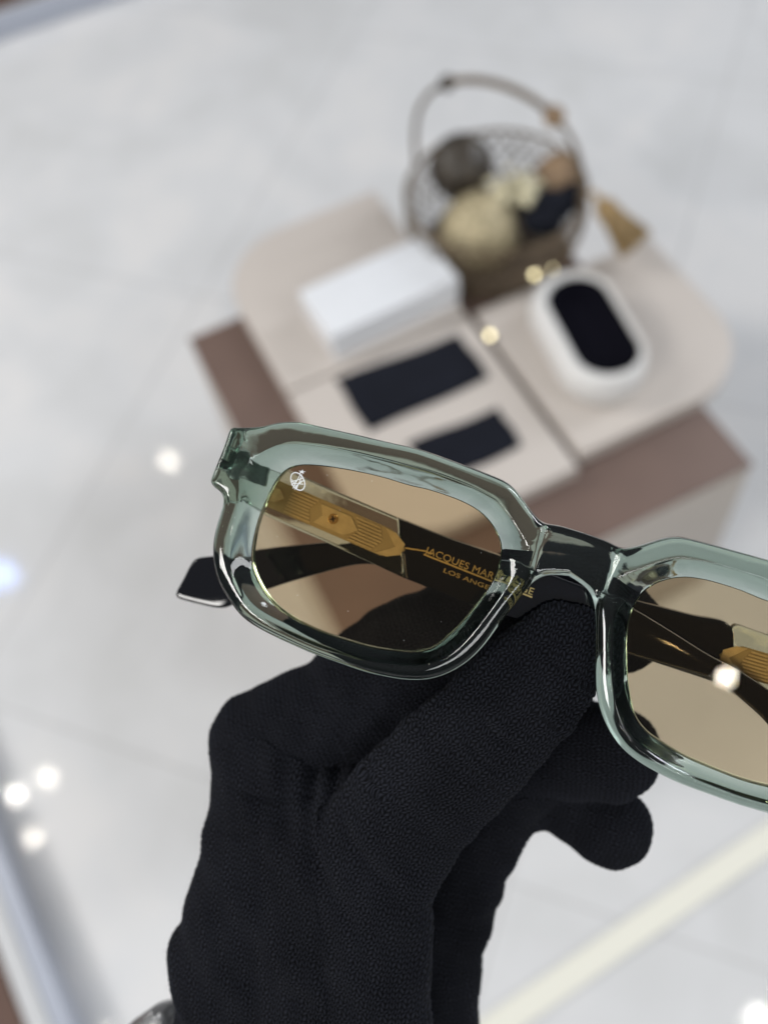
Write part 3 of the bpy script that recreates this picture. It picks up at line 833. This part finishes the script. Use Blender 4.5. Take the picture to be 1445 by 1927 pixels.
for nm, (nodes, fls) in chains.items():
    for k in range(len(nodes) - 1):
        b2 = bmesh.new()
        for p in sphere_pts(nodes[k][0], nodes[k][1], fls[k]) + sphere_pts(nodes[k + 1][0], nodes[k + 1][1], fls[k + 1]): b2.verts.new(p)
        r_ = bmesh.ops.convex_hull(b2, input=b2.verts)
        bmesh.ops.delete(b2, geom=[v for v in b2.verts if not v.link_faces], context='VERTS')
        me = bpy.data.meshes.new('t'); b2.to_mesh(me); b2.free(); bm.from_mesh(me)
bmesh.ops.scale(bm, vec=(.001, .001, .001), verts=bm.verts)
me = bpy.data.meshes.new('t'); bm.to_mesh(me); bm.free()
to = bpy.data.objects.new('t', me); COL.objects.link(to)
md = to.modifiers.new('r', 'REMESH'); md.mode = 'VOXEL'; md.voxel_size = .0007
md = to.modifiers.new('s', 'SMOOTH'); md.factor = .5; md.iterations = 16
md = to.modifiers.new('d', 'SUBSURF'); md.levels = 2; md.render_levels = 2
dg = bpy.context.evaluated_depsgraph_get(); dg.update()
gme = bpy.data.meshes.new_from_object(to.evaluated_get(dg)); bpy.data.objects.remove(to)
nv = len(gme.vertices); co = np.empty(nv * 3); gme.vertices.foreach_get('co', co); co = co.reshape(-1, 3) * 1000
no = np.empty(nv * 3); gme.vertices.foreach_get('normal', no); no = no.reshape(-1, 3)
# knit coordinates in stitches from the nearest finger axis
best = np.full(nv, 1e9); which = np.zeros(nv, int); names = list(chains)
for ci, nm in enumerate(names):
    nodes, fls = chains[nm]
    for k in range(len(nodes) - 1):
        A_, ra = nodes[k]; B_, rb = nodes[k + 1]; ab = B_ - A_
        t = np.clip(((co - A_) @ ab) / (ab @ ab), 0, 1); dlt = co - (A_ + t[:, None] * ab)
        dlt[:, 2] /= fls[k]
        sd = np.sqrt((dlt ** 2).sum(1)) - (ra * (1 - t) + rb * t)
        m = sd < best; best[m] = sd[m]; which[m] = ci
def axis_coords(nm, P, use_ang):
    nodes = chains[nm][0]; L0 = 0; bd = np.full(len(P), 1e9); al_ = np.zeros(len(P)); cr = np.zeros(len(P)); rr = np.ones(len(P))
    for k in range(len(nodes) - 1):
        A_, ra = nodes[k]; B_, rb = nodes[k + 1]; ab = B_ - A_; Lk = np.linalg.norm(ab); dir_ = ab / Lk
        t = np.clip(((P - A_) @ ab) / (ab @ ab), 0 if k else -5, 1 if k < len(nodes) - 2 else 5)
        dlt = P - (A_ + t[:, None] * ab); d2 = np.sqrt((dlt ** 2).sum(1))
        side = np.array([-dir_[1], dir_[0], 0]); side /= np.linalg.norm(side)
        m = d2 < bd; bd[m] = d2[m]; al_[m] = (L0 + t * Lk)[m]
        cc_ = dlt @ side; hh_ = dlt[:, 2]
        v_ = np.arctan2(cc_, hh_) * (ra + rb) / 2 if use_ang else cc_
        cr[m] = v_[m]; L0 += Lk
    return al_, cr
UVv = np.zeros((nv, 2))
for ci, nm in enumerate(names):
    m = which == ci
    if not m.any(): continue
    src, ang_ = (('thumb', False) if nm in ('thumb', 'palm2') else (nm, nm not in ('palm', 'back')))
    a1, c1 = axis_coords(src, co[m], ang_)
    if nm in ('thumb', 'palm2', 'palm'):
        tn = chains['thumb'][0]; p2 = tn[2][0]; L2 = np.linalg.norm(tn[1][0] - tn[0][0]) + np.linalg.norm(tn[2][0] - tn[1][0])
        ap = co[m][:, 1] - p2[1] + L2; cp = -(co[m][:, 0] - p2[0]) + 1.6 * np.sin((co[m][:, 1] - p2[1]) * .07)
        if nm == 'thumb':
            wgt = sst(p2[1] - 2, tn[4][0][1], co[m][:, 1] + .35 * (co[m][:, 0] - p2[0]))
            a1 = ap * (1 - wgt) + a1 * wgt; c1 = cp * (1 - wgt) + c1 * wgt
        else: a1, c1 = ap, cp
    UVv[m, 0] = c1 / 1.42; UVv[m, 1] = a1 / 1.08
# gentle folds and a softly uneven surface, a ribbed fold under the index knuckle
nrm = np.zeros(nv)
nrm += .28 * np.sin(co[:, 0] * .55 + co[:, 1] * .33) * np.sin(co[:, 1] * .41 - co[:, 0] * .21)
for (kx_, ky_, ph_, am_) in ((.9, .35, .4, .16), (-.5, .8, 1.9, .17), (.33, -.95, 3.1, .15), (1.3, 1.1, 5.0, .09), (.12, .5, 2.2, .22)):
    nrm += .38 * am_ * (.4 + .6 * np.sin(.11 * co[:, 0] + .13 * co[:, 1] + ph_ * 2)) * np.sin(kx_ * co[:, 0] + ky_ * co[:, 1] + ph_ + .8 * np.sin(.21 * co[:, 0] - .3 * co[:, 1] + ph_))
def crease(pa, pb, wd, depth, wv=1.2):
    A_ = HG(*pa, -14)[:2]; B_ = HG(*pb, -14)[:2]; ab = B_ - A_; L_ = np.hypot(*ab); e_ = ab / L_; nn_ = np.array([-e_[1], e_[0]])
    q_ = co[:, :2] - A_; t_ = q_ @ e_ / L_; h_ = q_ @ nn_ + wv * np.sin(t_ * 3.1)
    return -depth * np.exp(-(h_ / wd) ** 2) * sst(-.1, .25, t_) * sst(1.1, .75, t_) * (co[:, 2] > -24)
for args in (((905, 1330), (1010, 1400), 1.0, .7), ((880, 1360), (960, 1440), .8, .5), ((640, 1500), (760, 1640), 1.6, .9), ((600, 1560), (700, 1730), 1.8, .8),
             ((420, 1480), (600, 1500), 1.0, .8), ((410, 1560), (560, 1530), 1.1, .7), ((1010, 1195), (1100, 1270), .8, .35), ((400, 1780), (640, 1850), 2.2, .8)):
    nrm += crease(*args)
m = (which == names.index('palm')) | (which == names.index('palm2'))
ly = co[:, 1]
nrm += np.where(m, .35 * np.sin((co[:, 0] * .5 + co[:, 1]) * .42) , 0)
cf = HG(585, 1490, -14)
dfold = np.sqrt(((co[:, :2] - cf[:2]) ** 2).sum(1))
nrm += np.where(m, np.exp(-(dfold / 12) ** 2) * .5 * np.sin((co[:, 0] * .9 + co[:, 1] * .45) * 1.1), 0)
ct = HG(330, 1745, -26)
dd = np.abs(co[:, 1] - ct[1]); 
nrm += np.where(m, .9 * np.exp(-(dd / 5.0) ** 2) * sst(-2, -14, co[:, 0] - HG(470, 1745, -26)[0] + 0), 0)
ct2 = HG(330, 1860, -26)
nrm -= np.where(m, 1.0 * np.exp(-((co[:, 1] - ct2[1]) / 4.5) ** 2) * sst(0, -12, co[:, 0] - HG(470, 1860, -26)[0]), 0)
back = names.index('back')
wobx = .16 * np.sin(co[:, 0] * 1.3 + co[:, 1] * .7) + .12 * np.sin(co[:, 1] * 2.1 - co[:, 0] * .4)
ku = UVv[:, 0] + wobx; kv = UVv[:, 1] + .8 * wobx + .25 * np.sin(np.floor(ku) * 12.9898)
kx = np.abs(ku - np.floor(ku) - .5)
leg_ = np.sin(2 * math.pi * kx).clip(0) ** .55
kf = kv + kx * 1.7; kf = kf - np.floor(kf)
KH = leg_ * np.sin(math.pi * kf).clip(0) ** .6
soft = .75 + .25 * np.sin(co[:, 0] * .31 + 1.3) * np.sin(co[:, 1] * .27)

nrm += np.where((which == back), .35 * np.sin(co[:, 1] * .5 + 1.5 * np.sin(co[:, 1] * .13)), 0)
nrm += .56 * KH * soft
co2 = co + no * nrm[:, None]
gme.vertices.foreach_set('co', (co2 * MM).ravel())
lv = np.empty(len(gme.loops), int); gme.loops.foreach_get('vertex_index', lv)
ka = gme.attributes.new('stitch_shade', 'FLOAT', 'POINT'); ka.data.foreach_set('value', (KH ** 1.6).astype(np.float32))
uvl = gme.uv_layers.new(name='knit'); uvl.data.foreach_set('uv', UVv[lv].ravel())
hand = empty('gloved_hand'); hand.matrix_world = sg.matrix_world
tag(hand, 'hand in a black knitted glove pinching the green sunglasses behind the bridge', 'gloved hand')
gme.materials.clear(); gme.materials.append(MT['knit'])
glove = obj('knitted_glove', gme, 'knit', hand)
gme.update()
# fibres standing off the knit
NF = 34000
idx = rng.integers(0, nv, NF)
P = co2[idx]; Nn = no[idx]
dr = Nn * .55 + rng.normal(size=(NF, 3)) * .55; dr /= np.linalg.norm(dr, axis=1)[:, None]
Lf = rng.exponential(.46, NF) + .12; Lf = np.minimum(Lf, 1.6)
sd = np.cross(dr, rng.normal(size=(NF, 3))); sd /= np.linalg.norm(sd, axis=1)[:, None]
wdt = .011
mid = P + dr * Lf[:, None] * .5; bend = rng.normal(size=(NF, 3)) * .18 * Lf[:, None]
tip = P + dr * Lf[:, None] + bend
V = np.stack([P - sd * wdt, P + sd * wdt, mid + sd * wdt * .8, mid - sd * wdt * .8, tip], 1).reshape(-1, 3) * MM
fc = []
for i in range(NF): fc.append((5 * i, 5 * i + 1, 5 * i + 2, 5 * i + 3)); fc.append((5 * i + 3, 5 * i + 2, 5 * i + 4))
fm = bpy.data.meshes.new('fibres'); fm.from_pydata(V.tolist(), [], fc)
fo = obj('fibres', fm, 'fuzz', glove, smooth=False); fo['kind'] = 'stuff'
# shiny sleeve edge showing at the wrist
bm = bmesh.new()
nodes = [node(250, 2080, -40, 95), node(300, 1985, -38, 88), node(322, 1945, -36, 66)]
for k in range(2):
    b2 = bmesh.new()
    for p in sphere_pts(nodes[k][0], nodes[k][1], .9) + sphere_pts(nodes[k + 1][0], nodes[k + 1][1], .9): b2.verts.new(p)
    bmesh.ops.convex_hull(b2, input=b2.verts); bmesh.ops.delete(b2, geom=[v for v in b2.verts if not v.link_faces], context='VERTS')
    me = bpy.data.meshes.new('t'); b2.to_mesh(me); b2.free(); bm.from_mesh(me)
bmesh.ops.scale(bm, vec=(.001, .001, .001), verts=bm.verts)
me = bpy.data.meshes.new('t'); bm.to_mesh(me); bm.free()
to = bpy.data.objects.new('t', me); COL.objects.link(to)
md = to.modifiers.new('r', 'REMESH'); md.mode = 'VOXEL'; md.voxel_size = .0006
md = to.modifiers.new('s', 'SMOOTH'); md.factor = .5; md.iterations = 6
dg = bpy.context.evaluated_depsgraph_get(); dg.update()
sme = bpy.data.meshes.new_from_object(to.evaluated_get(dg)); bpy.data.objects.remove(to)
sme.materials.clear(); sme.materials.append(MT['foil'])
obj('sleeve_edge', sme, 'foil', hand)
